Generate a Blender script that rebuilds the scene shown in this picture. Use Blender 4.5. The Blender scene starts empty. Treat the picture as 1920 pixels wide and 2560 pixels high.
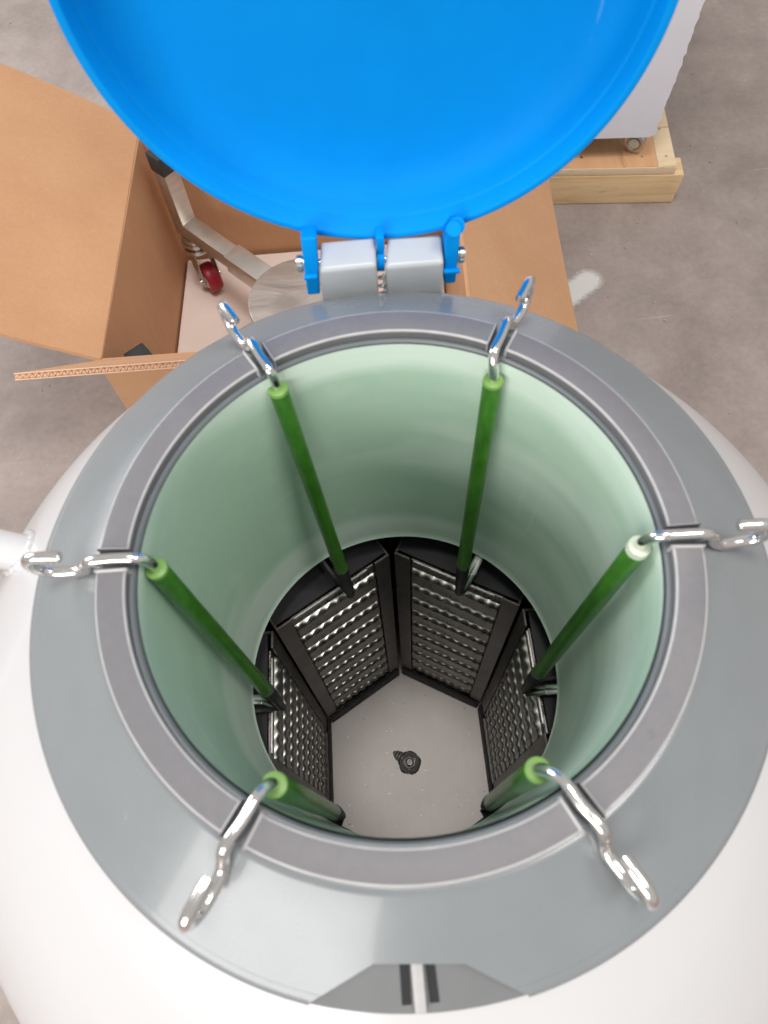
import bpy, bmesh, math, random
from mathutils import Vector, Matrix
random.seed(7)
PI = math.pi
sc = bpy.context.scene
C = sc.collection

# ------------------------------------------------------------------ camera
cam = bpy.data.cameras.new('camera'); cam_o = bpy.data.objects.new('camera', cam); C.objects.link(cam_o)
R_, U_, F_ = Vector((.996168, -.079093, -.037343)), Vector((.087465, .90081, .425314)), Vector((0, .42695, -.904275))
m = Matrix(((R_.x, U_.x, -F_.x), (R_.y, U_.y, -F_.y), (R_.z, U_.z, -F_.z))).to_4x4()
m.translation = Vector((-.00386, -.11566, .28123))
cam_o.matrix_world = m
cam.sensor_fit = 'VERTICAL'; cam.sensor_height = 36; cam.sensor_width = 27
cam.lens = 1849.7 / 2560 * 36
cam.clip_start = .01; cam.clip_end = 60
cam.dof.use_dof = True; cam.dof.focus_distance = .80; cam.dof.aperture_fstop = 13
sc.camera = cam_o

# ------------------------------------------------------------------ world and lamps (a workshop lit from a wide doorway, plus added fill lamps)
world = bpy.data.worlds.new('World'); sc.world = world; world.use_nodes = True
bg = world.node_tree.nodes['Background']
bg.inputs[0].default_value = (1.0, .975, .95, 1); bg.inputs[1].default_value = .54

def lamp(name, loc, target, sx, sy, power, col):
    l = bpy.data.lights.new(name, 'AREA'); l.shape = 'RECTANGLE'; l.size = sx; l.size_y = sy; l.energy = power; l.color = col
    o = bpy.data.objects.new(name, l); C.objects.link(o); o.location = loc
    o.rotation_euler = (Vector(target) - Vector(loc)).to_track_quat('-Z', 'Y').to_euler()
    return o
lamp('doorway_light', (-1.55, -2.5, 1.05), (0, .1, .0), 2.2, 1.5, 76, (1, .985, .965))
lamp('back_left_fill', (-3.2, 2.3, 1.2), (-.3, .7, -.5), 1.8, 1.6, 84, (.96, .98, 1))  # unseen lamp added to brighten the floor and flap at the left
lamp('overhead_fill', (-.08, .10, 2.7), (0, 0, -.7), .62, .62, 38, (1, .975, .95))  # unseen lamp added overhead to light the inside of the tank
lamp('overhead_fill', (1.15, -.45, 2.7), (0, 0, -.2), .9, .9, 36, (1, .975, .95))  # unseen lamp added to lift the left walls of the neck tube

sc.view_settings.view_transform = 'Standard'; sc.view_settings.look = 'None'
sc.view_settings.exposure = 0; sc.view_settings.gamma = 1

# ------------------------------------------------------------------ material helpers
def lin(r, g, b):
    f = lambda c: (c / 255 / 12.92) if c / 255 <= .04045 else ((c / 255 + .055) / 1.055) ** 2.4
    return (f(r), f(g), f(b), 1)

class M:
    def __init__(s, name):
        s.m = bpy.data.materials.new(name); s.m.use_nodes = True
        s.t = s.m.node_tree; s.n = s.t.nodes; s.b = s.n['Principled BSDF']; s.out = s.n['Material Output']
    def node(s, typ, **kw):
        x = s.n.new(typ)
        for k, v in kw.items(): setattr(x, k, v)
        return x
    def link(s, a, b): s.t.links.new(a, b)
    def co(s, scale=(1, 1, 1), rot=(0, 0, 0)):
        tc = s.node('ShaderNodeTexCoord'); mp = s.node('ShaderNodeMapping')
        mp.inputs['Scale'].default_value = scale; mp.inputs['Rotation'].default_value = rot
        s.link(tc.outputs['Object'], mp.inputs['Vector']); return mp.outputs['Vector']
    def noise(s, vec, scale, detail=4, rough=.55, dist=0):
        x = s.node('ShaderNodeTexNoise'); s.link(vec, x.inputs['Vector'])
        x.inputs['Scale'].default_value = scale; x.inputs['Detail'].default_value = detail
        x.inputs['Roughness'].default_value = rough; x.inputs['Distortion'].default_value = dist
        return x.outputs['Fac']
    def ramp(s, fac, stops):
        x = s.node('ShaderNodeValToRGB'); s.link(fac, x.inputs['Fac']); e = x.color_ramp.elements
        while len(e) < len(stops): e.new(.5)
        for i, (p, c) in enumerate(stops):
            e[i].position = p; e[i].color = c if len(c) == 4 else (*c, 1)
        return x.outputs['Color']
    def mix(s, fac, a, b, mode='MIX'):
        x = s.node('ShaderNodeMix', data_type='RGBA', blend_type=mode)
        for i, v in ((0, fac), (6, a), (7, b)):
            if hasattr(v, 'is_linked'): s.link(v, x.inputs[i])
            else: x.inputs[i].default_value = v
        return x.outputs[2]
    def math(s, op, a, b=0., c=None):
        x = s.node('ShaderNodeMath', operation=op)
        for i, v in ((0, a), (1, b), (2, c)):
            if v is None: continue
            if hasattr(v, 'is_linked'): s.link(v, x.inputs[i])
            else: x.inputs[i].default_value = v
        return x.outputs[0]
    def bump(s, h, strength, dist=.001):
        x = s.node('ShaderNodeBump'); s.link(h, x.inputs['Height'])
        x.inputs['Strength'].default_value = strength; x.inputs['Distance'].default_value = dist
        s.link(x.outputs['Normal'], s.b.inputs['Normal'])
    def set(s, **kw):
        for k, v in kw.items():
            i = s.b.inputs[k.replace('_', ' ')]
            if hasattr(v, 'is_linked'): s.link(v, i)
            else: i.default_value = v
        return s
BL, WH = (0, 0, 0, 1), (1, 1, 1, 1)

def plain(name, col, rough, metal=0, var=.06, nscale=60, rvar=.08, bump=0, coat=0, spec=.5):
    """a colour with soft unevenness, rough spots and fine dust"""
    x = M(name); v = x.co()
    n = x.noise(v, nscale, 5)
    d = tuple(c * (1 - var) for c in col[:3]) + (1,); l = tuple(min(1, c * (1 + var)) for c in col[:3]) + (1,)
    x.set(Base_Color=x.ramp(n, [(.3, d), (.7, l)]), Metallic=metal, Coat_Weight=coat, Coat_Roughness=.08)
    x.b.inputs['Specular IOR Level'].default_value = spec
    n2 = x.noise(v, nscale * .35, 6, .65)
    x.set(Roughness=x.math('MULTIPLY_ADD', n2, rvar * 2, rough - rvar))
    if bump: x.bump(x.noise(v, nscale * 8, 3), bump, .0006)
    return x

mat = {}
def wear(x, scale, lo, hi, amt, col, stretch=(1, 1, 1), rot=(0, 0, 0)):
    """add sparse marks of colour col to a material made by plain()"""
    src = x.b.inputs['Base Color'].links[0].from_socket
    n = x.noise(x.co(stretch, rot), scale, 5, .65, .4)
    x.set(Base_Color=x.mix(x.ramp(n, [(lo, BL), (hi, (amt, amt, amt, 1))]), src, col)); return x
mat['steel'] = plain('polished_steel', (.80, .78, .76, 1), .13, 1, .05, 80, .05).m
mat['dull_steel'] = plain('dull_steel', (.50, .47, .44, 1), .34, 1, .1, 60, .08).m
mat['nut'] = plain('nut_steel', (.62, .6, .58, 1), .25, 1, .1, 200, .06).m
mat['white_paint'] = plain('white_paint', lin(198, 197, 198), .26, 0, .015, 9, .06, .03, .3).m
mat['collar'] = wear(wear(plain('grey_gloss_plastic', lin(124, 128, 130), .27, 0, .03, 40, .08, .02, .32), 60, .70, .76, .35, lin(205, 208, 210), (1, .25, 1), (0, 0, .5)), 12, .52, .75, .3, lin(108, 112, 114)).m
mat['latch'] = plain('grey_latch_plate', lin(112, 113, 114), .5, 0, .04, 60, .06, .05, 0, .3).m
mat['block'] = plain('grey_block_plastic', lin(184, 187, 188), .34, 0, .03, 60, .06, .02).m
mat['segment'] = wear(wear(plain('grey_matt_rim', lin(110, 108, 111), .50, 0, .04, 260, .06, .08, 0, .4), 46, .69, .76, .6, lin(70, 68, 70)), 14, .5, .75, .35, lin(136, 134, 135)).m
mat['rib_grey_glint'] = plain('rib_grey_and_edge_glint', lin(172, 170, 169), .4, 0, .08, 120, .08).m  # latch rib's pale grey; on the rim bevels a painted edge highlight
mat['lip'] = plain('grey_lip', lin(108, 113, 116), .42, 0, .05, 90, .06, .08).m
mat['blue'] = wear(wear(plain('azure_plastic', (.0, .268, .74, 1), .6, 0, .03, 30, .09, .15, 0, .08), 110, .71, .76, .22, (.25, .55, .95, 1), (1, .18, 1), (0, 0, .7)), 9, .5, .78, .22, (.0, .19, .62, 1)).m
mat['black'] = plain('black_rubber', (.018, .018, .02, 1), .55, 0, .2, 120, .1, .15).m
mat['slot'] = plain('dark_slot', (.010, .010, .012, 1), .7, 0, .2, 120, .1).m
mat['red'] = plain('red_polyurethane', (.33, .012, .03, 1), .38, 0, .15, 120, .08, .1).m
mat['dark_frame'] = plain('dark_rack_metal', (.085, .075, .070, 1), .42, .5, .3, 45, .12, .1).m
mat['rack_top'] = plain('rack_top_black', (.008, .008, .009, 1), .65, 0, .3, 60, .1, .1).m
mat['inner_wall'] = plain('dull_aluminium_wall', (.32, .27, .245, 1), .5, .6, .2, 30, .1, .1).m
mat['cabinet'] = plain('white_foam_sheet', lin(222, 223, 232), .5, 0, .015, 25, .06, .1).m
mat['rod_end'] = plain('scuffed_rod_end', lin(112, 152, 74), .4, 0, .12, 300, .1).m
mat['cap_white'] = plain('milky_cap', lin(196, 204, 184), .4, 0, .06, 200, .1).m

# rod: deep green resin tube, lighter where it is scuffed
x = M('green_resin_rod'); v = x.co((1, 1, .35))
n = x.noise(v, 170, 6, .7)
x.set(Base_Color=x.ramp(n, [(.32, (.022, .105, .007, 1)), (.62, (.045, .18, .013, 1)), (.84, (.16, .33, .09, 1))]), Roughness=.34, Coat_Weight=.3, Coat_Roughness=.15)
x.bump(n, .15, .0005); mat['rod'] = x.m

# neck tube: mint resin, faintly ringed by its winding, with broader darker bands, glossy
x = M('mint_resin_tube')
v = x.co((.6, .6, 1)); v2 = x.co((1.5, 1.5, 46)); v3 = x.co((2, 2, 9))
n = x.noise(v2, 1.6, 5, .6); n3 = x.noise(v3, 1.3, 3, .5, .3); n4 = x.noise(x.co(), 28, 6, .65)
base = x.ramp(n, [(.3, lin(208, 227, 212)), (.72, lin(222, 237, 224))])
base = x.mix(x.ramp(n3, [(.46, BL), (.58, (.85, .85, .85, 1))]), base, lin(176, 205, 182))
base = x.mix(x.ramp(n4, [(.5, BL), (.75, (.22, .22, .22, 1))]), base, lin(226, 238, 226))
x.set(Base_Color=base, Roughness=x.math('MULTIPLY_ADD', n4, .22, .28)); scr = x.noise(x.co((90, 90, 5), (.3, .2, 0)), 1, 4, .6, .6)
x.set(Base_Color=x.mix(x.ramp(scr, [(.68, BL), (.73, (.3, .3, .3, 1))]), base, lin(232, 242, 232)))
x.bump(x.math('ADD', n, x.noise(x.co((1, 1, 1)), 420, 3, .6)), .08, .001); mat['tube'] = x.m

# vessel floor: brushed aluminium, speckled, with scratches
x = M('bare_aluminium_floor'); v = x.co()
n = x.noise(v, 14, 5, .6); sp = x.noise(v, 190, 2, .5); br = x.noise(x.co((260, 6, 1)), 1.5, 3)
c = x.ramp(n, [(.25, (.60, .545, .505, 1)), (.75, (.70, .64, .595, 1))])
c = x.mix(x.ramp(sp, [(.735, BL), (.765, (.7, .7, .7, 1))]), c, (.12, .10, .09, 1))
c = x.mix(x.ramp(x.noise(x.co((1, 1, 1), (0, 0, .6)), 240, 2), [(.715, BL), (.74, WH)]), c, (.9, .87, .83, 1))
c = x.mix(x.ramp(br, [(.35, (.04, .04, .04, 1)), (.6, BL)]), c, (.40, .36, .33, 1))
x.set(Base_Color=c, Metallic=.1, Roughness=.5); x.bump(n, .05, .001); mat['floor_alu'] = x.m

# weld spot: dark oxide with turned rings
x = M('weld_oxide'); v = x.co()
w = x.node('ShaderNodeTexWave', wave_type='RINGS', rings_direction='SPHERICAL'); x.link(v, w.inputs['Vector'])
w.inputs['Scale'].default_value = 95; w.inputs['Distortion'].default_value = 3; w.inputs['Detail'].default_value = 3; w.inputs['Detail Scale'].default_value = 2
n = x.noise(v, 140, 5, .7)
c = x.ramp(w.outputs['Fac'], [(.2, (.08, .075, .072, 1)), (.9, (.30, .285, .27, 1))])
c = x.mix(x.ramp(n, [(.4, BL), (.7, (.7, .7, .7, 1))]), c, (.05, .045, .042, 1))
x.set(Base_Color=c, Metallic=.5, Roughness=.45); x.bump(w.outputs['Fac'], .5, .0015); mat['weld'] = x.m

# rack sheet: tempered dark sheet with brushed-on scratches
x = M('etched_rack_sheet')
a = x.noise(x.co((420, 420, 40), (.0, .0, 0)), 1, 3, .5, 1.2); b = x.noise(x.co((26, 26, 22)), 1, 3)
mask = x.ramp(b, [(.48, BL), (.6, WH)])
c = x.ramp(x.noise(x.co((8, 8, 12)), 1, 4), [(.3, (.15, .145, .145, 1)), (.7, (.27, .24, .22, 1))])
sc_ = x.mix(1.0, x.ramp(a, [(.5, BL), (.6, WH)]), mask, 'MULTIPLY')
c = x.mix(sc_, c, (.03, .03, .032, 1))
x.set(Base_Color=c, Metallic=.8, Roughness=x.math('MULTIPLY_ADD', b, .2, .26)); x.bump(sc_, .35, .0008); mat['sheet'] = x.m
mat['rib'] = plain('bright_rack_rib', (.42, .40, .375, 1), .30, .9, .15, 160, .08).m

# cardboard
def cardboard(name, c0, c1):
    x = M(name); v = x.co()
    n = x.noise(v, 7, 5, .6); f = x.noise(x.co((1, 1, 1)), 420, 3, .6); st = x.noise(x.co((150, 150, 3)), 1, 3, .5)
    c = x.ramp(n, [(.25, c0), (.75, c1)])
    c = x.mix(x.ramp(f, [(.35, (.16, .16, .16, 1)), (.6, BL)]), c, tuple(q * .62 for q in c0[:3]) + (1,))
    c = x.mix(x.ramp(st, [(.5, BL), (.8, (.12, .12, .12, 1))]), c, tuple(min(1, q * 1.3) for q in c1[:3]) + (1,))
    x.set(Base_Color=c, Roughness=.82); x.bump(st, .10, .001); return x.m
mat['card'] = cardboard('brown_cardboard', lin(186, 139, 102), lin(198, 154, 116))
mat['card_edge'] = cardboard('cut_cardboard', lin(210, 170, 138), lin(224, 188, 158))

# white packing foam
x = M('pale_packing_foam'); v = x.co(); n = x.noise(v, 9, 4); cell = x.node('ShaderNodeTexVoronoi'); x.link(v, cell.inputs['Vector']); cell.inputs['Scale'].default_value = 300
x.set(Base_Color=x.ramp(n, [(.3, lin(222, 206, 196)), (.7, lin(233, 219, 209))]), Roughness=.8); x.bump(cell.outputs['Distance'], .2, .001); mat['foam'] = x.m

# wood
def wood(name, c0, c1, c2, scale, axis):
    x = M(name); s = [scale * 7] * 3; s[axis] = scale * .35
    v = x.co(tuple(s)); n = x.noise(v, 1.6, 8, .62, .5); k = x.noise(x.co((9, 9, 9)), 1, 3)
    c = x.ramp(n, [(.28, c0), (.47, c1), (.75, c2)])
    g = x.noise(x.co(tuple(q * 2.6 for q in s)), 1.3, 5, .6, .8)
    c = x.mix(x.ramp(g, [(.63, BL), (.72, (.75, .75, .75, 1))]), c, tuple(q * .42 for q in c0[:3]) + (1,))
    c = x.mix(x.ramp(k, [(.66, BL), (.78, (.4, .4, .4, 1))]), c, tuple(q * .6 for q in c0[:3]) + (1,))
    x.set(Base_Color=c, Roughness=.68); x.bump(n, .2, .001); return x.m
mat['beam'] = wood('rough_pine', lin(200, 166, 122), lin(222, 190, 146), lin(232, 206, 166), 5, 0)
mat['ply'] = wood('plywood_face', lin(198, 148, 106), lin(208, 160, 116), lin(216, 172, 130), 2.2, 1)
mat['ply_edge'] = wood('plywood_edge', lin(214, 186, 148), lin(224, 200, 166), lin(234, 214, 184), 6, 0)

# concrete
x = M('worn_concrete'); v = x.co()
big = x.noise(v, 1.7, 6, .62, .6); mid = x.noise(v, 9, 7, .7, .3); fine = x.noise(v, 90, 6, .7); sp = x.noise(v, 210, 3, .6)
c = x.ramp(big, [(.28, lin(128, 115, 109)), (.5, lin(152, 140, 134)), (.74, lin(180, 169, 163))])
c = x.mix(.6, c, x.ramp(mid, [(.25, lin(108, 96, 90)), (.55, lin(150, 138, 132)), (.8, lin(180, 170, 164))]))
c = x.mix(.16, c, x.ramp(fine, [(.3, lin(120, 104, 98)), (.7, lin(188, 176, 170))]))
c = x.mix(x.ramp(sp, [(.68, BL), (.74, (.55, .55, .55, 1))]), c, lin(92, 82, 78))
c = x.mix(x.ramp(x.noise(x.co((1, 1, 1), (0, 0, .9)), 130, 3), [(.70, BL), (.75, (.5, .5, .5, 1))]), c, lin(206, 196, 188))
st = x.noise(x.co((1, 1, 1), (0, 0, 2)), 3.6, 4, .5, .3)
c = x.mix(x.ramp(st, [(.56, BL), (.74, (.5, .5, .5, 1))]), c, lin(118, 105, 99))
scr = x.noise(x.co((2, 60, 1), (0, 0, .25)), 1, 4, .6, .6)
c = x.mix(x.ramp(scr, [(.70, BL), (.73, (.35, .35, .35, 1))]), c, lin(205, 190, 182))
x.set(Base_Color=c, Roughness=x.math('MULTIPLY_ADD', mid, .3, .5)); x.bump(x.math('ADD', fine, mid), .12, .002); mat['concrete'] = x.m

# white sprayed mark, ragged towards its edge (object space: x along the stroke, y across)
x = M('white_spray_paint'); tc = x.node('ShaderNodeTexCoord'); sx = x.node('ShaderNodeSeparateXYZ'); x.link(tc.outputs['Object'], sx.inputs[0])
xx = x.math('SUBTRACT', sx.outputs[0], x.math('MINIMUM', sx.outputs[0], .006))
d = x.math('SQRT', x.math('ADD', x.math('MULTIPLY', xx, xx), x.math('MULTIPLY', sx.outputs[1], sx.outputs[1])))
n = x.noise(tc.outputs['Object'], 150, 5, .7)
al = x.node('ShaderNodeMapRange', interpolation_type='SMOOTHSTEP'); x.link(x.math('ADD', d, x.math('MULTIPLY', n, .016)), al.inputs[0])
al.inputs[1].default_value = .022; al.inputs[2].default_value = .038; al.inputs[3].default_value = .9; al.inputs[4].default_value = 0
x.set(Base_Color=lin(212, 210, 206), Roughness=.7, Alpha=al.outputs[0]); mat['spray'] = x.m

# ------------------------------------------------------------------ mesh helpers
def obj(name, bm, m_, parent=None, smooth=40, loc=(0, 0, 0), rot=(0, 0, 0)):
    me = bpy.data.meshes.new(name)
    if isinstance(bm, bmesh.types.BMesh):
        bmesh.ops.recalc_face_normals(bm, faces=bm.faces); bm.to_mesh(me); bm.free()
    else: me = bm
    if m_ is not None and not me.materials: me.materials.append(mat[m_] if isinstance(m_, str) else m_)
    if smooth and not isinstance(bm, bpy.types.Mesh):
        for p_ in me.polygons: p_.use_smooth = True
        me.set_sharp_from_angle(angle=math.radians(smooth))
    o = bpy.data.objects.new(name, me); C.objects.link(o)
    o.location = loc; o.rotation_euler = rot
    if parent: o.parent = parent
    return o
def thing(name, label, cat, loc=(0, 0, 0), group=None):
    o = bpy.data.objects.new(name, None); C.objects.link(o); o.location = loc; o.empty_display_size = .05
    o['label'] = label; o['category'] = cat
    if group: o['group'] = group
    return o
def lathe(prof, n=128, bm=None, closed=False, a0=0., a1=2 * PI, c=(0, 0)):
    bm = bm or bmesh.new(); full = abs(a1 - a0 - 2 * PI) < 1e-6
    k = n if full else n + 1; rings = []
    for i in range(k):
        a = a0 + (a1 - a0) * i / n
        rings.append([bm.verts.new((c[0] + r * math.cos(a), c[1] + r * math.sin(a), z)) for r, z in prof])
    for i in range(n):
        A, B = rings[i], rings[(i + 1) % k]
        for j in range(len(prof) - (0 if closed else 1)):
            j2 = (j + 1) % len(prof)
            bm.faces.new((A[j], B[j], B[j2], A[j2]))
    if closed and not full:
        bm.faces.new(rings[0][::-1]); bm.faces.new(rings[-1])
    bmesh.ops.remove_doubles(bm, verts=bm.verts, dist=1e-6)
    return bm
def hexa(bot, top, bev=0, seg=2, bm=None):
    """a solid between two quads"""
    b = bmesh.new()
    B = [b.verts.new(p_) for p_ in bot]; T = [b.verts.new(p_) for p_ in top]
    b.faces.new(B[::-1]); b.faces.new(T)
    for i in range(len(B)): b.faces.new((B[i], B[(i + 1) % len(B)], T[(i + 1) % len(B)], T[i]))
    if bev: bmesh.ops.bevel(b, geom=b.edges[:], offset=bev, segments=seg, profile=.6, affect='EDGES', clamp_overlap=True)
    if bm is None: return b
    me = bpy.data.meshes.new('t'); b.to_mesh(me); b.free(); bm.from_mesh(me); bpy.data.meshes.remove(me); return bm
def box(x0, x1, y0, y1, z0, z1, bev=0, seg=2, bm=None):
    return hexa([(x0, y0, z0), (x1, y0, z0), (x1, y1, z0), (x0, y1, z0)], [(x0, y0, z1), (x1, y0, z1), (x1, y1, z1), (x0, y1, z1)], bev, seg, bm)
def slab(p, n, t, bev=0, bm=None):
    """a sheet through the quad p, thickened by t along -n"""
    n = Vector(n).normalized(); return hexa([Vector(q) - n * t for q in p], p, bev, 1, bm)
def smooth_path(pts, k=6):
    P = [Vector(q) for q in pts]; P = [P[0] * 2 - P[1]] + P + [P[-1] * 2 - P[-2]]; out = []
    for i in range(1, len(P) - 2):
        for j in range(k):
            t = j / k; a, b, c, d = P[i - 1:i + 3]
            out.append(.5 * ((2 * b) + (c - a) * t + (2 * a - 5 * b + 4 * c - d) * t * t + (3 * b - a - 3 * c + d) * t ** 3))
    return out + [P[-2]]
def tube(pts, r, n=16, bm=None, cap=True):
    bm = bm or bmesh.new(); P = [Vector(q) for q in pts]; rings = []
    t0 = (P[1] - P[0]).normalized(); s = t0.orthogonal().normalized()
    for i, q in enumerate(P):
        t = (P[min(i + 1, len(P) - 1)] - P[max(i - 1, 0)]).normalized()
        s = (s - t * s.dot(t)).normalized(); u = t.cross(s); rr = r[i] if isinstance(r, (list, tuple)) else r
        rings.append([bm.verts.new(q + rr * (s * math.cos(2 * PI * k / n) + u * math.sin(2 * PI * k / n))) for k in range(n)])
    for A, B in zip(rings, rings[1:]):
        for k in range(n): bm.faces.new((A[k], A[(k + 1) % n], B[(k + 1) % n], B[k]))
    if cap: bm.faces.new(rings[0][::-1]); bm.faces.new(rings[-1])
    return bm
def cyl(a, b, r, n=24, bev=0, bm=None):
    t = tube([a, b], r, n)
    if bev:
        e = [e for e in t.edges if len(e.link_faces) == 2 and any(len(f.verts) > 4 for f in e.link_faces)]
        bmesh.ops.bevel(t, geom=e, offset=bev, segments=3, affect='EDGES')
    if bm is None: return t
    me = bpy.data.meshes.new('t'); t.to_mesh(me); t.free(); bm.from_mesh(me); bpy.data.meshes.remove(me); return bm

FZ = -.72            # the concrete; z = 0 is the top of the tank's rim

# ------------------------------------------------------------------ the floor
bm = bmesh.new(); bmesh.ops.create_grid(bm, x_segments=1, y_segments=1, size=7)
fl = obj('concrete_floor', bm, 'concrete', loc=(0, 1, FZ)); fl['kind'] = 'structure'
bm = bmesh.new()
bm.faces.new([bm.verts.new(q) for q in ((-.17, -.04, 0), (.06, -.04, 0), (.06, .04, 0), (-.17, .04, 0))])
sp = obj('spray_mark', bm, 'spray', fl, loc=(.377, .757 - 1, .004), rot=(0, 0, math.radians(36)))
bm = bmesh.new()                                            # crumbs of concrete and dust
for i in range(260):
    px, py = random.uniform(-1.0, 1.2), random.uniform(.2, 1.9)
    if random.random() < .35: px, py = random.uniform(.33, .95), random.uniform(.45, 1.1)
    r = random.uniform(.0006, .0019) * (1.9 if random.random() < .07 else 1)
    if (px ** 2 + py ** 2) < .33 ** 2: continue
    k = bmesh.ops.create_icosphere(bm, subdivisions=1, radius=r, matrix=Matrix.Translation((px, py - 1, r * .5)))
    for q in k['verts']: q.co += Vector((random.uniform(-1, 1), random.uniform(-1, 1), random.uniform(-1, 1))) * r * .4
gr = obj('grit', bm, plain('pale_grit', lin(176, 164, 154), .85, 0, .3, 40).m, None, 0, loc=(0, 1, FZ)); gr['kind'] = 'stuff'
gr['label'] = 'pale crumbs of grit scattered over the concrete floor'; gr['category'] = 'grit'

# ------------------------------------------------------------------ the storage tank
tank = thing('storage_tank', 'white round liquid storage tank with grey collar, mint green neck and blue lid standing open', 'storage tank', (0, 0, FZ))
def part(name, bm, m_, parent=None, **k):                   # parts are built in world space and hung on the tank
    p_ = parent or tank
    o = obj(name, bm, m_, p_, **k)
    o.location = Vector(o.location) + Vector((0, 0, -FZ)) if p_ is tank else o.location
    return o
RB, ZT, ZA, NE = .31, -.26, -.01, 1.6
prof = [(.0, FZ + .012), (.26, FZ + .012), (.285, FZ + .02), (.303, FZ + .045), (RB, FZ + .08), (RB, ZT - .1)]
for i in range(0, 41):
    a = i / 40 * PI / 2; r = RB * math.cos(a) ** (2 / NE); z = ZT + (ZA - ZT) * math.sin(a) ** (2 / NE)
    if r < .150: break
    prof.append((r, z))
prof += [(.148, prof[-1][1] - .002), (.148, -.30)]
body = part('body', lathe(prof, 160), 'white_paint', smooth=60)

# collar, with the latch recess cut out of its front
prof = [(.1242, -.030), (.1242, -.0085), (.1262, -.0084), (.1275, -.0090), (.1380, -.0152), (.1500, -.0228), (.1614, -.0300), (.1620, -.0304), (.1624, -.0318), (.1640, -.0326),
        (.1658, -.0338), (.1667, -.0352), (.1669, -.037), (.1662, -.0392), (.1650, -.0402), (.1655, -.0415), (.1655, -.052), (.150, -.052)]
col_o = part('collar', lathe(prof, 220, closed=True), 'collar', smooth=35)
trap = [(-.0465, -.1592), (-.0216, -.1475), (.0106, -.1500), (.0330, -.1630), (.040, -.19), (-.055, -.19)]
cut = obj('cutter', hexa([(a, b, -.0400 + (b + .147) * .54) for a, b in trap], [(a, b, .02) for a, b in trap]), None, smooth=0)
cut.location = (0, 0, 0)
bo = col_o.modifiers.new('b', 'BOOLEAN'); bo.object = cut; bo.operation = 'DIFFERENCE'; bo.solver = 'EXACT'
dg = bpy.context.evaluated_depsgraph_get(); dg.update()
# the cutter sits in world space, the collar hangs on the tank: both are evaluated in world space
me = bpy.data.meshes.new_from_object(col_o.evaluated_get(dg)); col_o.modifiers.clear(); col_o.data = me
bpy.data.objects.remove(cut)
me.set_sharp_from_angle(angle=math.radians(35))
top_ = lambda y: -.0366 + (y + .147) * .54
edge = [(-.0235, -.1462), (.0125, -.1488)] + [(.1675 * math.sin(t), -.1675 * math.cos(t)) for t in [(.212 - (.212 + .298) * k / 24) for k in range(25)]]
b = bmesh.new(); F_t = [b.verts.new((x_, y_, top_(y_))) for x_, y_ in edge]; F_b = [b.verts.new((x_, y_, top_(y_) - .0030)) for x_, y_ in edge]
b.faces.new(F_t); b.faces.new(F_b[::-1])
for k in range(len(edge)): b.faces.new((F_t[k], F_t[(k + 1) % len(edge)], F_b[(k + 1) % len(edge)], F_b[k]))
part('latch_plate', b, 'latch')
# latch recess: central rib, two slots, their frames
rec = part('latch_rib', hexa([(-.0086, -.1676, -.0560), (-.0042, -.1676, -.0560), (-.0042, -.1472, -.0560), (-.0086, -.1472, -.0560)], [(-.0086, -.1668, -.0440), (-.0042, -.1668, -.0440), (-.0042, -.1472, -.0340), (-.0086, -.1472, -.0340)], .0006), 'rib_grey_glint')
for x0, x1, sk in ((-.0128, -.0092, -.0004), (-.0034, .0002, .0006)):
    q = [(x0 + sk, -.1640), (x1 + sk, -.1640), (x1, -.1490), (x0, -.1490)]
    part('latch_slot', hexa([(a, b_, top_(b_) - .001) for a, b_ in q], [(a, b_, top_(b_) + .0004) for a, b_ in q]), 'slot')
# rim: base ring with the inner lip, six raised segments between the hook notches
HA = [60.3, -2.6, -61.5, -122.6, 177.0, 118.4]
part('rim_base', lathe([(.1245, -.03), (.1245, -.0062), (.1238, -.0056), (.1108, -.0056), (.1098, -.0066), (.1094, -.010), (.1094, -.032), (.124, -.032)], 200, closed=True), 'lip')
srt = sorted(a % 360 for a in HA)
for i in range(6):
    a0, a1 = math.radians(srt[i]), math.radians(srt[(i + 1) % 6] + (360 if i == 5 else 0)); g = .0044 / .117
    a0 += g; a1 -= g
    b = lathe([(.1118, -.0056), (.1242, -.0056), (.1242, 0), (.1118, 0)], 34, closed=True, a0=a0, a1=a1)
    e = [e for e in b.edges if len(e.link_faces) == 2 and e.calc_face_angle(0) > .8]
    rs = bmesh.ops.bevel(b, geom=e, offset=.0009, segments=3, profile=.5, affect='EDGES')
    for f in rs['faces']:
        if f.calc_center_median().z > -.003: f.material_index = 1  # upper bevels get the highlight as a paler colour
    part('rim_segment', b, 'segment', smooth=30).data.materials.append(mat['rib_grey_glint'])
# neck tube, inner vessel, its floor
prof = [(.1086, -.006)] + [(.1086 - .0042 * max(0, (t - .2)) ** 1.3, -.006 - .224 * t) for t in [i / 24 for i in range(25)]] + [(.1050, -.231), (.1060, -.232), (.109, -.232)]
part('neck_tube', lathe(prof, 160), 'tube')
prof = [(.1085, -.2335), (.14, -.236), (.19, -.245), (.225, -.262), (.245, -.29), (.25, -.33), (.25, -.60), (.24, -.635), (.225, -.661), (.0, -.6612)]
part('inner_vessel', lathe(prof, 96), 'inner_wall')
vf = part('vessel_floor', lathe([(.0, -.66), (.215, -.66)], 64), 'floor_alu')
bm = bmesh.new(); ring = []
for i in range(72):
    a = 2 * PI * i / 72; r = .0136 + .0006 * math.sin(5 * a + 1) + random.uniform(-.0004, .0004)
    d = (math.degrees(a) - 142 + 180) % 360 - 180
    r += .0095 * max(0, 1 - abs(d) / 26) ** .8 + (random.uniform(0, .0012) if abs(d) < 40 else 0)
    ring.append((a, r))
cv = bm.verts.new((0, 0, .0082)); prev = None; cols = []
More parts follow.
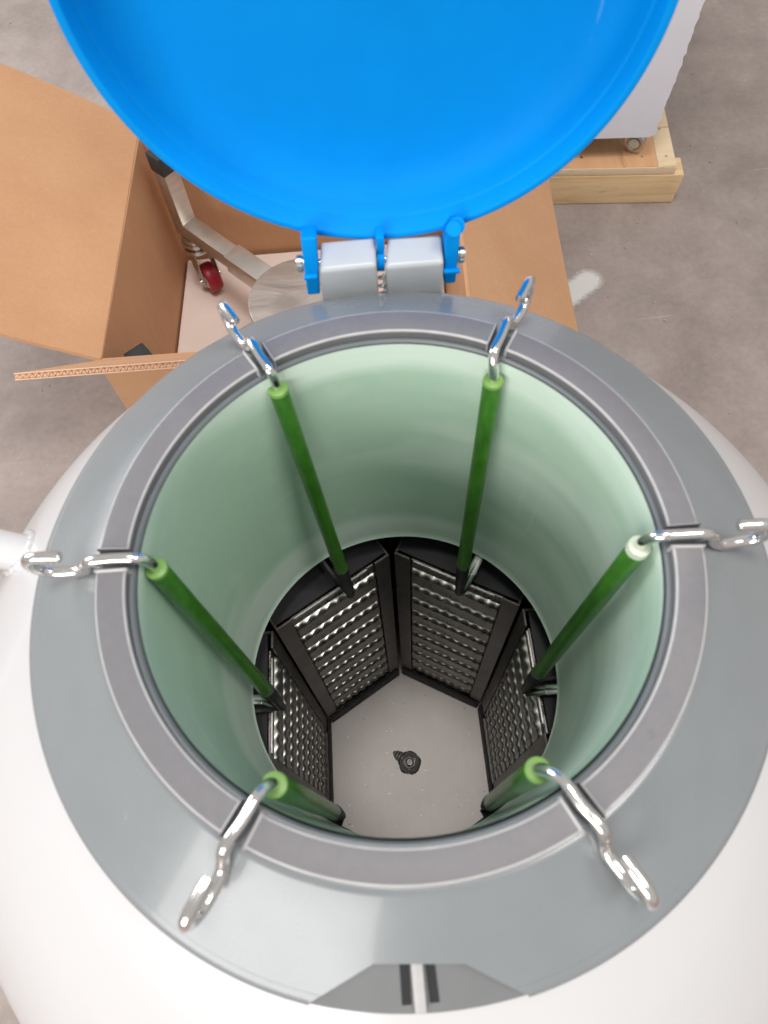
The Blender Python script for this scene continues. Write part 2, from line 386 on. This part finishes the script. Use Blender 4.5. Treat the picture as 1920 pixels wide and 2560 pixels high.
for a, r in ring:
    cols.append([bm.verts.new((min(r, .0136) * f * math.cos(a) if f < 1 else r * math.cos(a), min(r, .0136) * f * math.sin(a) if f < 1 else r * math.sin(a), z)) for f, z in ((.25, .0078), (.34, .0060), (.48, .0064), (.56, .0040), (.75, .0042), (1, .0004))])
for i in range(72):
    A, B = cols[i], cols[(i + 1) % 72]; bm.faces.new((cv, A[0], B[0]))
    for j in range(5): bm.faces.new((A[j], A[j + 1], B[j + 1], B[j]))
part('weld_spot', bm, 'weld', vf, loc=(.0005, -.0092, -.66), smooth=20)

# handle stub on the left shoulder with its weld bead
hp = smooth_path([(-.17, .056, -.139), (-.2, .0655, -.138), (-.235, .0765, -.137), (-.275, .088, -.137), (-.325, .09, -.143), (-.362, .065, -.158), (-.375, .02, -.185), (-.362, -.03, -.212), (-.325, -.055, -.228), (-.28, -.05, -.235), (-.24, -.042, -.238)], 6)
hd = part('handle', tube(hp, .0122, 24), 'white_paint', smooth=60)
def body_r(z): return RB * (1 - (max(0, z - ZT) / (ZA - ZT)) ** NE) ** (1 / NE)
ax = Vector((-.954, .30, 0)).normalized(); u_ = Vector((0, 0, 1)); s_ = ax.cross(u_); loop = []
for i in range(49):
    a = 2 * PI * i / 48; p0 = Vector((-.16, .053, -.1375)) + .0132 * (s_ * math.cos(a) + u_ * math.sin(a)); rr = body_r(p0.z)
    t = 0
    while math.hypot(p0.x + ax.x * t, p0.y + ax.y * t) < rr: t += .0003
    loop.append(p0 + ax * (t + .0006 * math.sin(i * 1.9)))
part('weld_bead', tube(loop, [.0026 + .0005 * math.sin(i * 2.1) for i in range(49)], 10), 'white_paint', hd, smooth=60)

# hinge: two grey blocks, pin with nuts, screw
for x0, x1, zr, t in ((-.0272, .0036, -.0125, .0010), (.0083, .0388, -.0140, -.0004)):
    b = hexa([(x0 - .001, .1625, -.055), (x1 + .0002, .1625, -.055), (x1 + .0002, .1845, -.055), (x0 - .001, .1845, -.055)],
             [(x0 + t, .1645, zr), (x1, .1645, zr + t * .6), (x1 + .0004, .1815, zr + .0035), (x0 + .0026, .1815, zr + .0035)], .0024, 4)
    part('hinge_block', b, 'block', smooth=50)
pin = part('hinge_pin', cyl((-.037, .1765, -.0185), (.0505, .1765, -.0222), .0020, 20), 'steel')
for a, b in (((-.0388, .1765, -.0184), (-.0352, .1765, -.0186)), ((.0478, .1765, -.0220), (.0512, .1765, -.0222))):
    bm = cyl(a, b, .0050, 28, .0007)
    obj('pin_nut', bm, 'nut', pin)
part('hinge_screw', tube(smooth_path([(.0060 + .0015 * math.cos(i * 1.2), .1660 + .0015 * math.sin(i * 1.2), -.050 + .00115 * i) for i in range(27)], 4), .0009, 8), 'nut')

# lid: a shallow dish leaning back on the hinge
LK = .1222 / .1309
lid = part('lid', lathe([(r_ * LK, z_) for r_, z_ in ((.1309, -.0005), (.1303, .0), (.1272, .0), (.1266, -.0006), (.1257, -.0100), (.1253, -.0106), (.1246, -.0108), (.1242, -.0114), (.1226, -.0180), (.1190, -.0232), (.1130, -.0265), (.104, -.0284), (.088, -.0294), (.05, -.0299), (0, -.0300))], 200), 'blue', smooth=50)
bm = lathe([(r_ * LK, z_) for r_, z_ in ((.1309, -.0005), (.1312, -.004), (.1307, -.034), (.127, -.040), (.115, -.0425), (0, -.046))], 200)
yaw, ph = -.074, 1.536
Y_ = Vector((-math.sin(yaw) * math.cos(ph), math.cos(ph) * math.cos(yaw), math.sin(ph))); X_ = Vector((math.cos(yaw), math.sin(yaw), 0)); N_ = X_.cross(Y_)
RL = .1222; ctr = Vector((.0056, .1812, -.0112)) + Y_ * RL
lm = Matrix(((X_.x, Y_.x, N_.x), (X_.y, Y_.y, N_.y), (X_.z, Y_.z, N_.z))).to_4x4(); lm.translation = ctr - Vector((0, 0, FZ))
lid.matrix_local = lm
obj('lid_shell', bm, 'blue', lid, smooth=50)
inv = (Matrix.Translation((0, 0, FZ)) @ lm).inverted()      # world -> lid space
def lugpart(b, nm):
    b.transform(inv); return obj(nm, b, 'blue', lid, smooth=50)
b = bmesh.new()
hexa([(-.0350, .1660, -.0318), (-.0280, .1660, -.0318), (-.0280, .1835, -.0318), (-.0350, .1835, -.0318)], [(-.0338, .1705, .0045), (-.0255, .1705, .0045), (-.0255, .183, .0015), (-.0338, .183, .0015)], .0014, 3, b)
hexa([(-.0352, .1652, -.0192), (-.0280, .1652, -.0192), (-.0280, .168, -.0192), (-.0352, .168, -.0192)], [(-.0352, .1652, -.0176), (-.0280, .1652, -.0176), (-.0280, .168, -.0176), (-.0352, .168, -.0176)], .0004, 2, b)
lugpart(b, 'hinge_lug')
b = bmesh.new()
hexa([(.0398, .1665, -.0330), (.0462, .1665, -.0330), (.0462, .184, -.0330), (.0398, .184, -.0330)], [(.0396, .1700, -.001), (.0475, .1700, -.001), (.0475, .184, -.004), (.0396, .184, -.004)], .0014, 3, b)
cyl((.0437, .1800, -.0060), (.0437, .1690, .0034), .0040, 28, .0005, b)
cyl((.0455, .1815, -.0050), (.0455, .1715, .0030), .0043, 28, .0005, b)
hexa([(.0392, .1650, -.0238), (.0480, .1650, -.0240), (.0480, .168, -.0240), (.0392, .168, -.0238)], [(.0392, .1650, -.0222), (.0480, .1650, -.0224), (.0480, .168, -.0224), (.0392, .168, -.0222)], .0004, 2, b)
lugpart(b, 'hinge_lug')
b = bmesh.new()
box(.0042, .0086, .1740, .183, -.0120, -.0035, .0007, 2, b)
cyl((.0042, .1765, -.0202), (.0080, .1765, -.0204), .0062, 24, 0, b)
box(.0044, .0078, .1745, .182, -.0170, -.0060, .0005, 2, b)
lugpart(b, 'hinge_knuckle')

# ------------------------------------------------------------------ six racks hung round the neck
PW, PH = .1045, .400                                          # width and height of a rack
def rack_meshes():
    """local frame: origin at the middle of the inner face's foot, x along the face, y outwards, z up"""
    r = {}
    w = PW / 2
    def fin(name, b, m_, sm=40):
        me = bpy.data.meshes.new(name); bmesh.ops.recalc_face_normals(b, faces=b.faces); b.to_mesh(me); b.free(); me.materials.append(mat[m_])
        for p_ in me.polygons: p_.use_smooth = True
        me.set_sharp_from_angle(angle=math.radians(sm)); return me
    def post(sx, outer):
        b = bmesh.new(); y0 = .098 if outer else 0
        xs = sorted((sx * w, sx * (w - .0135)))
        box(xs[0], xs[1], y0, y0 + .002, 0, PH, .0004, 1, b)
        xs = sorted((sx * w, sx * (w - .002)))
        box(xs[0], xs[1], .0022 if not outer else .084, .016 if not outer else .0978, 0, PH, .0003, 1, b)
        return b
    r['posts'] = [fin('post', post(sx, o_), 'dark_frame') for sx in (-1, 1) for o_ in (False, True)]
    r['panel'] = fin('front_panel', box(-w + .0139, w - .0139, .0030, .0042, .018, PH - .006), 'sheet')
    r['sides'] = [fin('side_panel', box(*(sorted((s * (w - .0024), s * (w - .0036)))), .0165, .0835, .004, PH - .004), 'dark_frame') for s in (-1, 1)]
    r['rail'] = fin('bottom_rail', box(-w + .0012, w - .0012, -.0030, -.0004, .001, .026, .0006, 1), 'rack_top')
    r['toprail'] = fin('top_rail', box(-w + .001, w - .001, -.0058, -.0004, PH - .014, PH - .001, .0008, 1), 'rack_top')
    r['top'] = fin('top_plate', box(-w + .0008, w - .0008, .0045, .0975, PH - .0035, PH - .001), 'rack_top')
    r['edge'] = fin('top_edge', box(-w + .016, w - .020, .0006, .0024, PH - .0052, PH - .0028, .0004, 1), 'rib')
    # a pressed rib with a scalloped crest
    b = bmesh.new(); n = 96; L = PW - .0284; rows = []
    for i in range(n + 1):
        t = i / n; s = .5 + .5 * math.cos(2 * PI * 8 * t)
        k = min(1, t / .03, (1 - t) / .03)
        o = (.0024 + .0022 * s) * (.4 + .6 * k)
        X = -L / 2 + L * t
        rows.append([b.verts.new((X, .0030 - yy, zz)) for yy, zz in ((0, .0024), (o * .45, .0020), (o * .86, .0012), (o, -.0004), (o * .9, -.0018), (0, -.0032))])
    for A, B in zip(rows, rows[1:]):
        for j in range(5): b.faces.new((A[j], B[j], B[j + 1], A[j + 1]))
    r['rib'] = fin('wavy_rib', b, 'rib', 60)
    # a flat slat between two ribs, its foot edge lipped
    r['slat'] = fin('slat', box(-w + .0140, w - .0140, .0012, .0028, -.0116, .0104, .0007, 1), 'sheet')
    return r
RM = rack_meshes()
rack_lab = {60: 'hanging rack whose hook grips the rim just right of the lid hinge',
            0: 'hanging rack hooked over the right rim, pale ring on its green rod',
            -60: 'hanging rack mostly hidden by the near rim, its hook to the right of the latch',
            -120: 'hanging rack mostly hidden by the near rim, its hook to the left of the latch',
            180: 'hanging rack whose hook lies across the left rim near the white handle',
            120: 'hanging rack whose hook grips the rim just left of the lid hinge'}
rod_top = [(.0535, .0875), (.1030, -.0032), (.0452, -.0890), (-.0540, -.0860), (-.1036, .0060), (-.0495, .0935)]
rod_tip = [(.0482, .0672), (.0862, -.0112), (.0470, -.0865), (-.0508, -.0846), (-.0900, -.0080), (-.0352, .0726)]
TZ = -.264
for i, az in enumerate((60, 0, -60, -120, 180, 120)):
    A = math.radians(az); n_ = Vector((math.cos(A), math.sin(A), 0)); jit = [(0, 0, 0), (.001, .0, .4), (0, 0, 0), (0, 0, 0), (.003, -.011, -1.0), (-.001, .002, .8)][i]
    foot = n_ * (.0925 + jit[0]) + Vector((jit[1] * -n_.y, jit[1] * n_.x, 0)) + Vector((0, -.004, -.657))
    if az == 180: foot.y -= .011
    if az in (-60, -120): foot += n_ * .014
    rk = thing('hanging_rack', rack_lab[az], 'hanging rack', foot, 'racks hung round the neck of the tank')
    rz = A - PI / 2 + math.radians(jit[2])
    for me in RM['posts']: obj('post', me, None, rk, rot=(0, 0, rz))
    for me in RM['sides']: obj('side_panel', me, None, rk, rot=(0, 0, rz))
    for nm, k in (('front_panel', 'panel'), ('bottom_rail', 'rail'), ('top_plate', 'top')) + ((('top_edge', 'edge'),) if az not in (-60, -120) else ()): obj(nm, RM[k], None, rk, rot=(0, 0, rz))
    for j in range(10):
        zz = .050 + j * .0362
        obj('wavy_rib', RM['rib'], None, rk, rot=(0, random.uniform(-.008, .008), rz), loc=(0, 0, zz + random.uniform(-.0008, .0008)))
        if j < 9: obj('slat', RM['slat'], None, rk, rot=(0, random.uniform(-.006, .006), rz), loc=(0, 0, zz + .0178 + random.uniform(-.0006, .0006)))
    if az in (-60, -120): obj('top_rail', RM['toprail'], None, rk, rot=(0, 0, rz))
    # hook, rod, bracket: built in world space, moved to the rack's foot
    def add(nm, b, m_, par=rk, sm=50):
        if par is rk: b.transform(Matrix.Translation(-foot))
        return obj(nm, b, m_, par, smooth=sm)
    h = math.radians(HA[i]); d = Vector((math.cos(h), math.sin(h), 0)); s = Vector((-d.y, d.x, 0)); T = Vector((*rod_top[i], -.0135)); B = Vector((*rod_tip[i], TZ))
    wob = [(.0006, -.001), (.0, .001), (.0012, .0005), (-.001, .0004), (.0006, 0), (-.0006, .0008)][i]
    axis = (B - T).normalized()
    ent = T - axis * .009
    pr = [(.1085, .0008, 0), (.1170, .0012, 0), (.1250, .0010, wob[0]), (.1292, -.0018, wob[0]), (.1316, -.0075, wob[0]), (.1360, -.0112, 0), (.1440, -.0120, wob[1]), (.1500, -.0100, wob[1]), (.1532, -.0045, wob[1]), (.1526, .0022, wob[1]), (.1485, .0052, wob[1]), (.1420, .0056, wob[1]), (.1372, .0052, wob[1])]
    hp = [T + axis * .006, T - axis * .004, ent.lerp(d * .1060 + Vector((0, 0, -.0008)), .5)] + [d * r + s * o + Vector((0, 0, z)) for r, z, o in pr]
    b = tube(smooth_path(hp, 6), .0025, 18)
    e = [e for e in b.edges if any(len(f.verts) > 6 for f in e.link_faces)]; bmesh.ops.bevel(b, geom=e, offset=.0005, segments=2, affect='EDGES')
    add('hook', b, 'steel')
    rod = obj('rod', None or (lambda q: (q.transform(Matrix.Translation(-foot)), q)[1])(tube([T, T + axis * .001] + [T.lerp(B, k) for k in (.2, .4, .6, .72, .81)], [.0044, .0048, .0048, .0048, .0047, .0047, .0046], 28)), 'rod', rk, smooth=50)
    cap_len = .0032 if az == 0 else .0012
    b = tube([T - axis * .0010, T - axis * .0006, T + axis * cap_len, T + axis * (cap_len + .0002)], [.0040, .0049, .0051, .0047], 28); b.transform(Matrix.Translation(-foot)); obj('end_ring', b, 'cap_white' if az == 0 else 'rod_end', rod, smooth=50)
    # black lower end, tapering to the tip where the bail is pinned
    a_ = T.lerp(B, .80)
    add('rod_foot', tube([a_, a_.lerp(B, .25), B + Vector((0, 0, .002)), B], [.0050, .0048, .0030, .0012], 20), 'black')
    # bail: a flat loop from the tip back over the rack's top
    sd = Vector((-n_.y, n_.x, 0))
    for k_ in (-1, 1):
        p0 = B + Vector((0, 0, .002)) + sd * k_ * .0008; p1 = p0 + n_ * .0125 + sd * k_ * .0030 + Vector((0, 0, .0135)); p2 = p1 + n_ * .055 + sd * k_ * .002 + Vector((0, 0, .010))
        q = bmesh.new(); wd = .0036 if k_ < 0 else .0016; uz = Vector((0, 0, .0010))
        for a, c_ in ((p0, p1), (p1, p2)):
            hexa([a - sd * wd - uz, a + sd * wd - uz, c_ + sd * wd - uz, c_ - sd * wd - uz], [a - sd * wd + uz, a + sd * wd + uz, c_ + sd * wd + uz, c_ - sd * wd + uz], .0004, 1, q)
        add('bail_arm', q, 'black' if k_ == 1 or az in (-60, -120) else 'nut')

# ------------------------------------------------------------------ the open cardboard box
ZB, ZK = -.7195, -.455
bx = thing('cardboard_box', 'open brown cardboard box with its flaps spread, behind the tank', 'cardboard box', (-.1, .67, FZ))
def bpart(nm, b, m_='card', par=None, sm=30):
    par = par or bx
    b.transform(Matrix.Translation((.1, -.67, -FZ))); return obj(nm, b, m_, par, smooth=sm)
BLc, BRc, FLc, FRc = Vector((-.314, .882, 0)), Vector((.140, .872, 0)), Vector((-.336, .477, 0)), Vector((.122, .468, 0))
TK = .006
def at(v, z): return Vector((v.x, v.y, z))
def grid_sheet(p, n, t, nx=10, ny=8, amp=.002, seed=0):
    """a bent sheet of card: bilinear quad p (a,b,c,d), thickness t along -n, gently warped"""
    rnd = random.Random(seed); n = Vector(n).normalized(); b = bmesh.new(); P = [Vector(q) for q in p]
    ph_ = [rnd.uniform(0, 6) for _ in range(4)]
    lay = []
    for s in (0, 1):
        g = []
        for i in range(nx + 1):
            r = []
            for j in range(ny + 1):
                u, v = i / nx, j / ny
                q = P[0].lerp(P[1], u).lerp(P[3].lerp(P[2], u), v)
                w = amp * (math.sin(2.3 * u * 2 + ph_[0]) * math.sin(2.1 * v * 2 + ph_[1]) + .5 * math.sin(5 * u + ph_[2] + 3 * v)) * min(1, v * 4)
                r.append(b.verts.new(q + n * (w - s * t)))
            g.append(r)
        lay.append(g)
    for s, g in enumerate(lay):
        for i in range(nx):
            for j in range(ny): b.faces.new((g[i][j], g[i + 1][j], g[i + 1][j + 1], g[i][j + 1]))
    A, Z = lay
    for i in range(nx):
        for j in (0, ny): b.faces.new((A[i][j], A[i + 1][j], Z[i + 1][j], Z[i][j]))
    for j in range(ny):
        for i in (0, nx): b.faces.new((A[i][j], A[i][j + 1], Z[i][j + 1], Z[i][j]))
    return b
# walls: inner faces on the corner lines
bpart('wall', slab([at(FLc, ZB), at(BLc, ZB), at(BLc, ZK), at(FLc, ZK)], (1, 0, 0), TK, .0008))
bpart('wall', slab([at(BLc, ZB) - Vector((TK, -.0005, 0)), at(BRc, ZB), at(BRc, ZK), at(BLc, ZK) - Vector((TK, -.0005, 0))], (0, -1, 0), TK, .0008))
bpart('wall', slab([at(BRc, ZB) - Vector((0, .0005, 0)), at(FRc, ZB), at(FRc, ZK), at(BRc, ZK) - Vector((0, .0005, 0))], (-1, 0, 0), TK, .0008))
bpart('wall', slab([at(FRc, ZB) + Vector((TK, -.0005, 0)), at(FLc, ZB) - Vector((TK, .0005, 0)), at(FLc, ZK) - Vector((TK, .0005, 0)), at(FRc, ZK) + Vector((TK, -.0005, 0))], (0, 1, 0), TK, .0008))
bpart('base', box(-.338, .142, .470, .878, FZ + .001, FZ + .004))
# left flap, raised outwards
h0, h1 = Vector((-.3155, .900, ZK + .0012)), Vector((-.3365, .474, ZK + .0012))
bpart('flap', grid_sheet([h1, h0, h0 + Vector((-.225, .051, .112)), h1 + Vector((-.207, .027, .104))], (.46, 0, .88), TK, 14, 10, .0035, 3))
# right flap, hanging outwards
h0, h1 = Vector((.142, .900, ZK + .003)), Vector((.126, .466, ZK + .003))
bpart('flap', grid_sheet([h0, h1, Vector((.300, .470, -.600)), Vector((.318, .905, -.606))], (.6, 0, .8), TK, 14, 10, .002, 5))
# back flap, folded down outwards behind the lid
h0, h1 = Vector((-.312, .884, ZK + .001)), Vector((.138, .882, ZK + .001))
bpart('flap', grid_sheet([h0, h1, h1 + Vector((0, .10, -.12)), h0 + Vector((0, .10, -.12))], (0, .77, .64), TK, 10, 6, .002, 6))
# front flap, standing up towards the tank: two liners and the fluting between them
f0, f1 = Vector((-.340, .471, ZK + .003)), Vector((.124, .463, ZK + .003)); e0, e1 = Vector((-.339, .326, -.279)), Vector((.122, .320, -.279))
nn = (f1 - f0).cross(e0 - f0).normalized()
if nn.y < 0: nn = -nn                                        # towards the box
ff = bpart('flap', slab([f0, f1, e1, e0], nn, .0008)); 
b = slab([f0 - nn * .0058, f1 - nn * .0058, e1 - nn * .0058, e0 - nn * .0058], nn, .0008); bpart('liner', b, 'card', ff)
b = bmesh.new(); N = 150; up_ = (e0 - f0).normalized(); rws = []
for i in range(N + 1):
    t = i / N; c_ = e0.lerp(e1, t); dd = .0010 if i % 2 else .0056; sq = min(1, .35 + t * 9)
    dd = .0033 + (dd - .0033) * sq
    for off, st in ((0, 0),):
        rws.append((b.verts.new(c_ - nn * dd - up_ * .0006), b.verts.new(c_ - nn * dd - up_ * .05)))
for A, B in zip(rws, rws[1:]): b.faces.new((A[0], B[0], B[1], A[1]))
fu = bpart('fluting', b, 'card_edge', ff, 0)
so = fu.modifiers.new('thick', 'SOLIDIFY'); so.thickness = .0007; so.offset = 0
b = hexa([e0 - nn * .0009 - up_ * .05, e1 - nn * .0009 - up_ * .05, e1 - nn * .0056 - up_ * .05, e0 - nn * .0056 - up_ * .05], [e0 - nn * .0009 - up_ * .0022, e1 - nn * .0009 - up_ * .0022, e1 - nn * .0056 - up_ * .0022, e0 - nn * .0056 - up_ * .0022])
bpart('core', b, 'card_edge', ff)
b = bmesh.new()
for off in (.0004, .0062): tube([e0 - nn * off, e0.lerp(e1, .5) - nn * off, e1 - nn * off], .0006, 6, b)
bpart('cut_edge', b, 'card_edge', ff)

# packing foam in the bottom of the box
fp = obj('foam_pad', hexa([(-.1 + .1 - .232, -.19, .005), (.219, -.199, .005), (.237, .199, .005), (-.211, .203, .005)], [(-.232, -.19, .0195), (.219, -.199, .0195), (.237, .199, .0195), (-.211, .203, .0195)], .003, 2), 'foam', loc=(-.1, .67, FZ))
fp['label'] = 'pale packing foam sheet lying in the bottom of the cardboard box'; fp['category'] = 'foam sheet'

# ------------------------------------------------------------------ roller base lying in the box
rb = thing('roller_base', 'stainless steel roller base with red wheels and black end caps, inside the box', 'roller base', (-.097, .636, -.70))
def rpart(nm, b, m_, par=None, sm=40):
    b.transform(Matrix.Translation((.097, -.636, .70))); return obj(nm, b, m_, par or rb, smooth=sm)
cx, cy = -.097, .636
x = M('filmed_steel'); v = x.co(); n = x.noise(x.co((9, 26, 9), (0, 0, .7)), 1, 4, .55, 1.0); n2 = x.noise(v, 60, 4)
x.set(Base_Color=x.ramp(n, [(.35, (.40, .345, .31, 1)), (.65, (.58, .51, .46, 1))]), Metallic=.75, Roughness=x.math('MULTIPLY_ADD', n2, .2, .32)); x.bump(n, .5, .006); mat['film'] = x.m
x = M('brushed_stainless'); n = x.noise(x.co((30, 30, 120)), 1, 4); 
x.set(Base_Color=x.ramp(n, [(.3, (.50, .455, .415, 1)), (.7, (.60, .55, .50, 1))]), Metallic=.85, Roughness=.36); mat['brushed'] = x.m
rpart('centre_plate', lathe([(0, -.5585), (.076, -.5585), (.0778, -.5592), (.0785, -.561), (.0785, -.568), (0, -.568)], 72, c=(cx, cy)), 'film')
for ang, ln in ((134, .260), (215.9, .2456), (314, .260)):
    a = math.radians(ang); d = Vector((math.cos(a), math.sin(a), 0)); s = Vector((-d.y, d.x, 0)); o = Vector((cx, cy, 0))
    w = .0135; L = ln
    def bar(q0, q1, z0, z1, wd, bev=.0018): 
        p0, p1 = o + d * q0, o + d * q1
        return hexa([at(p0 - s * wd, z0), at(p1 - s * wd, z0), at(p1 + s * wd, z0), at(p0 + s * wd, z0)], [at(p0 - s * wd, z1), at(p1 - s * wd, z1), at(p1 + s * wd, z1), at(p0 + s * wd, z1)], bev, 2)
    arm = rpart('arm', bar(.035, L + .0135, -.5895, -.5625, w), 'brushed')
    rpart('arm_sleeve', bar(.070, .150, -.5925, -.5600, w + .003), 'brushed', arm)
    # upright post, mitred on the arm, with a black end cap
    q = o + d * L
    zt = -.468 - (.031 if ang < 300 and ang > 200 else 0)
    up = rpart('upright', hexa([at(q - d * .0130 - s * .0132, -.5630), at(q + d * .0136 - s * .0132, -.5630), at(q + d * .0136 + s * .0132, -.5630), at(q - d * .0130 + s * .0132, -.5630)],
                               [at(q - d * .0120 - s * .0132, zt), at(q + d * .0150 - s * .0132, zt), at(q + d * .0150 + s * .0132, zt), at(q - d * .0120 + s * .0132, zt)], .0016, 2), 'brushed')
    rpart('end_cap', hexa([at(q - d * .0135 - s * .0150, zt - .004), at(q + d * .0165 - s * .0150, zt - .004), at(q + d * .0165 + s * .0150, zt - .004), at(q - d * .0135 + s * .0150, zt - .004)],
                          [at(q - d * .0125 - s * .0148, zt + .026), at(q + d * .0165 - s * .0148, zt + .026), at(q + d * .0165 + s * .0148, zt + .026), at(q - d * .0125 + s * .0148, zt + .026)], .0022, 2), 'black', up)
    # caster: swivel head, fork, red wheel, axle
    hub = q - d * .012; wc = hub + Vector((.010, .004, 0)) + s * 0; wz = -.675
    b = bmesh.new()
    for z0, z1, r0 in ((-.5895, -.597, .019), (-.597, -.603, .0215), (-.603, -.609, .017), (-.609, -.616, .0225)): cyl(at(hub, z0), at(hub, z1), r0, 28, .0016, b)
    head = rpart('caster_head', b, 'nut')
    fa = math.radians(-58); fd = Vector((math.cos(fa), math.sin(fa), 0)); fs = Vector((-fd.y, fd.x, 0))   # rolling direction of the wheel
    wc = hub + fd * .012
    b = bmesh.new()
    for k_ in (-1, 1):
        c0 = hub + fs * k_ * .0150; c1 = wc + fs * k_ * .0150
        hexa([at(c0 - fd * .019 - fs * .001, -.611), at(c0 + fd * .019 - fs * .001, -.611), at(c0 + fd * .019 + fs * .001, -.611), at(c0 - fd * .019 + fs * .001, -.611)],
             [at(c1 - fd * .009 - fs * .001, -.684), at(c1 + fd * .009 - fs * .001, -.684), at(c1 + fd * .009 + fs * .001, -.684), at(c1 - fd * .009 + fs * .001, -.684)], .0006, 1, b)
    rpart('caster_fork', b, 'dull_steel', head)
    b = bmesh.new(); prof = [(.0, -.0105), (.016, -.0105), (.0175, -.0115), (.0225, -.0115), (.0245, -.009), (.0252, -.004), (.0252, .004), (.0245, .009), (.0225, .0115), (.0175, .0115), (.016, .0105), (0, .0105)]
    lathe(prof, 40, b)
    mw = Matrix(((fd.x, 0, fs.x), (fd.y, 0, fs.y), (0, 1, 0))).to_4x4(); mw.translation = at(wc, wz)
    b.transform(mw); wheel = rpart('wheel', b, 'red', None)
    b = lathe([(0, -.0118), (.0135, -.0118), (.0150, -.0106)], 32); lathe([(0, .0118), (.0135, .0118), (.0150, .0106)], 32, b); b.transform(mw); rpart('rim', b, 'cap_white', wheel)
    b = cyl((0, 0, -.0195), (0, 0, .0195), .0048, 20, .0008); b.transform(mw); rpart('axle', b, 'nut', wheel)

# ------------------------------------------------------------------ pallet and white cabinet on it
dx = Vector((.9954, -.0962, 0)); dy = Vector((.0962, .9954, 0)); P0 = Vector((.5685, .9284, 0))
def pl(u, v, z): q = P0 + dx * u + dy * v; return (q.x, q.y, z)
def pbox(u0, u1, v0, v1, z0, z1, bev=.001): return hexa([pl(u0, v0, z0), pl(u1, v0, z0), pl(u1, v1, z0), pl(u0, v1, z0)], [pl(u0, v0, z1), pl(u1, v0, z1), pl(u1, v1, z1), pl(u0, v1, z1)], bev, 2)
pal = thing('wooden_pallet', 'pale pine pallet with a plywood top under the white cabinet', 'pallet', (.3, 1.2, FZ))
def ppart(nm, b, m_, sm=30): b.transform(Matrix.Translation((-.3, -1.2, -FZ))); return obj(nm, b, m_, pal, smooth=sm)
b = hexa([pl(-.80, 0, FZ + .001), pl(0, 0, FZ + .001), pl(0, .045, FZ + .001), pl(-.80, .045, FZ + .001)], [pl(-.80, .001, -.6595), pl(.004, .001, -.6605), pl(.004, .045, -.6600), pl(-.80, .045, -.6595)], .0016, 2)
ppart('beam', b, 'beam')
ppart('beam', pbox(-.80, .003, .30, .345, FZ + .001, -.6600), 'beam'); ppart('beam', pbox(-.80, 0, .60, .645, FZ + .001, -.6600), 'beam')
ppart('plank', pbox(-.80, -.0135, .0025, .0048, -.6592, -.6454, .0006), 'ply_edge')
ppart('plank', pbox(-.0445, -.0130, .0052, .645, -.6592, -.6452, .0010), 'ply_edge')
ppart('plywood_deck', pbox(-.80, -.0450, .0052, .645, -.6592, -.6450, .0004), 'ply')
for u, v in ((-.070, .030), (-.175, .031), (-.028, .030), (-.03, .1)):
    q = pl(u, v, -.6450); ppart('nail_head', cyl(q, (q[0], q[1], q[2] + .0006), .0022, 12), 'dull_steel')
cb = thing('white_cabinet', 'white cabinet on small casters wrapped in a torn foam sheet, standing on the pallet', 'cabinet', (.25, 1.2, -.645))
def cpart(nm, b, m_, par=None, sm=30): b.transform(Matrix.Translation((-.25, -1.2, .645))); return obj(nm, b, m_, par or cb, smooth=sm)
def cl(x_, y_, z): return (x_, .9545 + (x_ - .5165) * -.0775 + y_, z)
cpart('cabinet_body', hexa([cl(-.10, .006, -.596), cl(.502, .006, -.596), cl(.502, .5, -.596), cl(-.10, .5, -.596)], [cl(-.10, .006, .12), cl(.526, .006, .12), cl(.526, .5, .12), cl(-.10, .5, .12)], .004, 2), 'white_paint')
cpart('base_frame', hexa([cl(-.09, .012, -.603), cl(.498, .012, -.603), cl(.498, .49, -.603), cl(-.09, .49, -.603)], [cl(-.09, .012, -.5965), cl(.498, .012, -.5965), cl(.498, .49, -.5965), cl(-.09, .49, -.5965)], .001, 1), 'dark_frame')
# foam sheet over the front, its right edge torn in bites
b = bmesh.new(); pts = []
K = 110
for i in range(K + 1):
    t = i / K; z = -.5975 + .715 * t; j = abs(math.sin(i * .78 + .6 * math.sin(i * .23)))
    pts.append((.5060 + .030 * t + .0016 * j * (.25 + .75 * (math.sin(i * .37 + 2 * math.sin(i * .11)) > -.2)) + random.uniform(-.0009, .0009) - (.006 if i == 0 else 0), z))
pts = [(-.10, -.5975)] + [(.40, -.598), (.496, -.5985)] + pts + [(-.10, .1175)]
F = [b.verts.new(cl(px, -.0005, z)) for px, z in pts]; G = [b.verts.new(cl(px, .0055, z)) for px, z in pts]
b.faces.new(F); b.faces.new(G[::-1])
for i in range(len(F)): b.faces.new((F[i], F[(i + 1) % len(F)], G[(i + 1) % len(F)], G[i]))
cpart('foam_cover', b, 'cabinet', sm=0)
# small casters under it
for px, py in ((.489, .026), (.0, .026), (.489, .44), (.0, .44)):
    q = Vector(cl(px, py, -.6262)); t = Vector((.82, -.57, 0)); sx_ = Vector((-t.y, t.x, 0))
    mw = Matrix(((t.x, 0, sx_.x), (t.y, 0, sx_.y), (0, 1, 0))).to_4x4(); mw.translation = q
    b = lathe([(0, -.006), (.011, -.006), (.0125, -.0075), (.0175, -.0075), (.0185, -.005), (.0185, .005), (.0175, .0075), (.0125, .0075), (.011, .006), (0, .006)], 32); b.transform(mw)
    wh = cpart('caster', b, 'dull_steel')
    b = lathe([(0, -.0092), (.008, -.0092), (.0095, -.0075)], 24); lathe([(0, .0092), (.008, .0092), (.0095, .0075)], 24, b); b.transform(mw); cpart('hub', b, 'cap_white', wh)
    b = cyl(q + Vector((0, 0, .012)), q + Vector((0, 0, .024)), .010, 20, .001); cpart('fork', b, 'nut', wh)
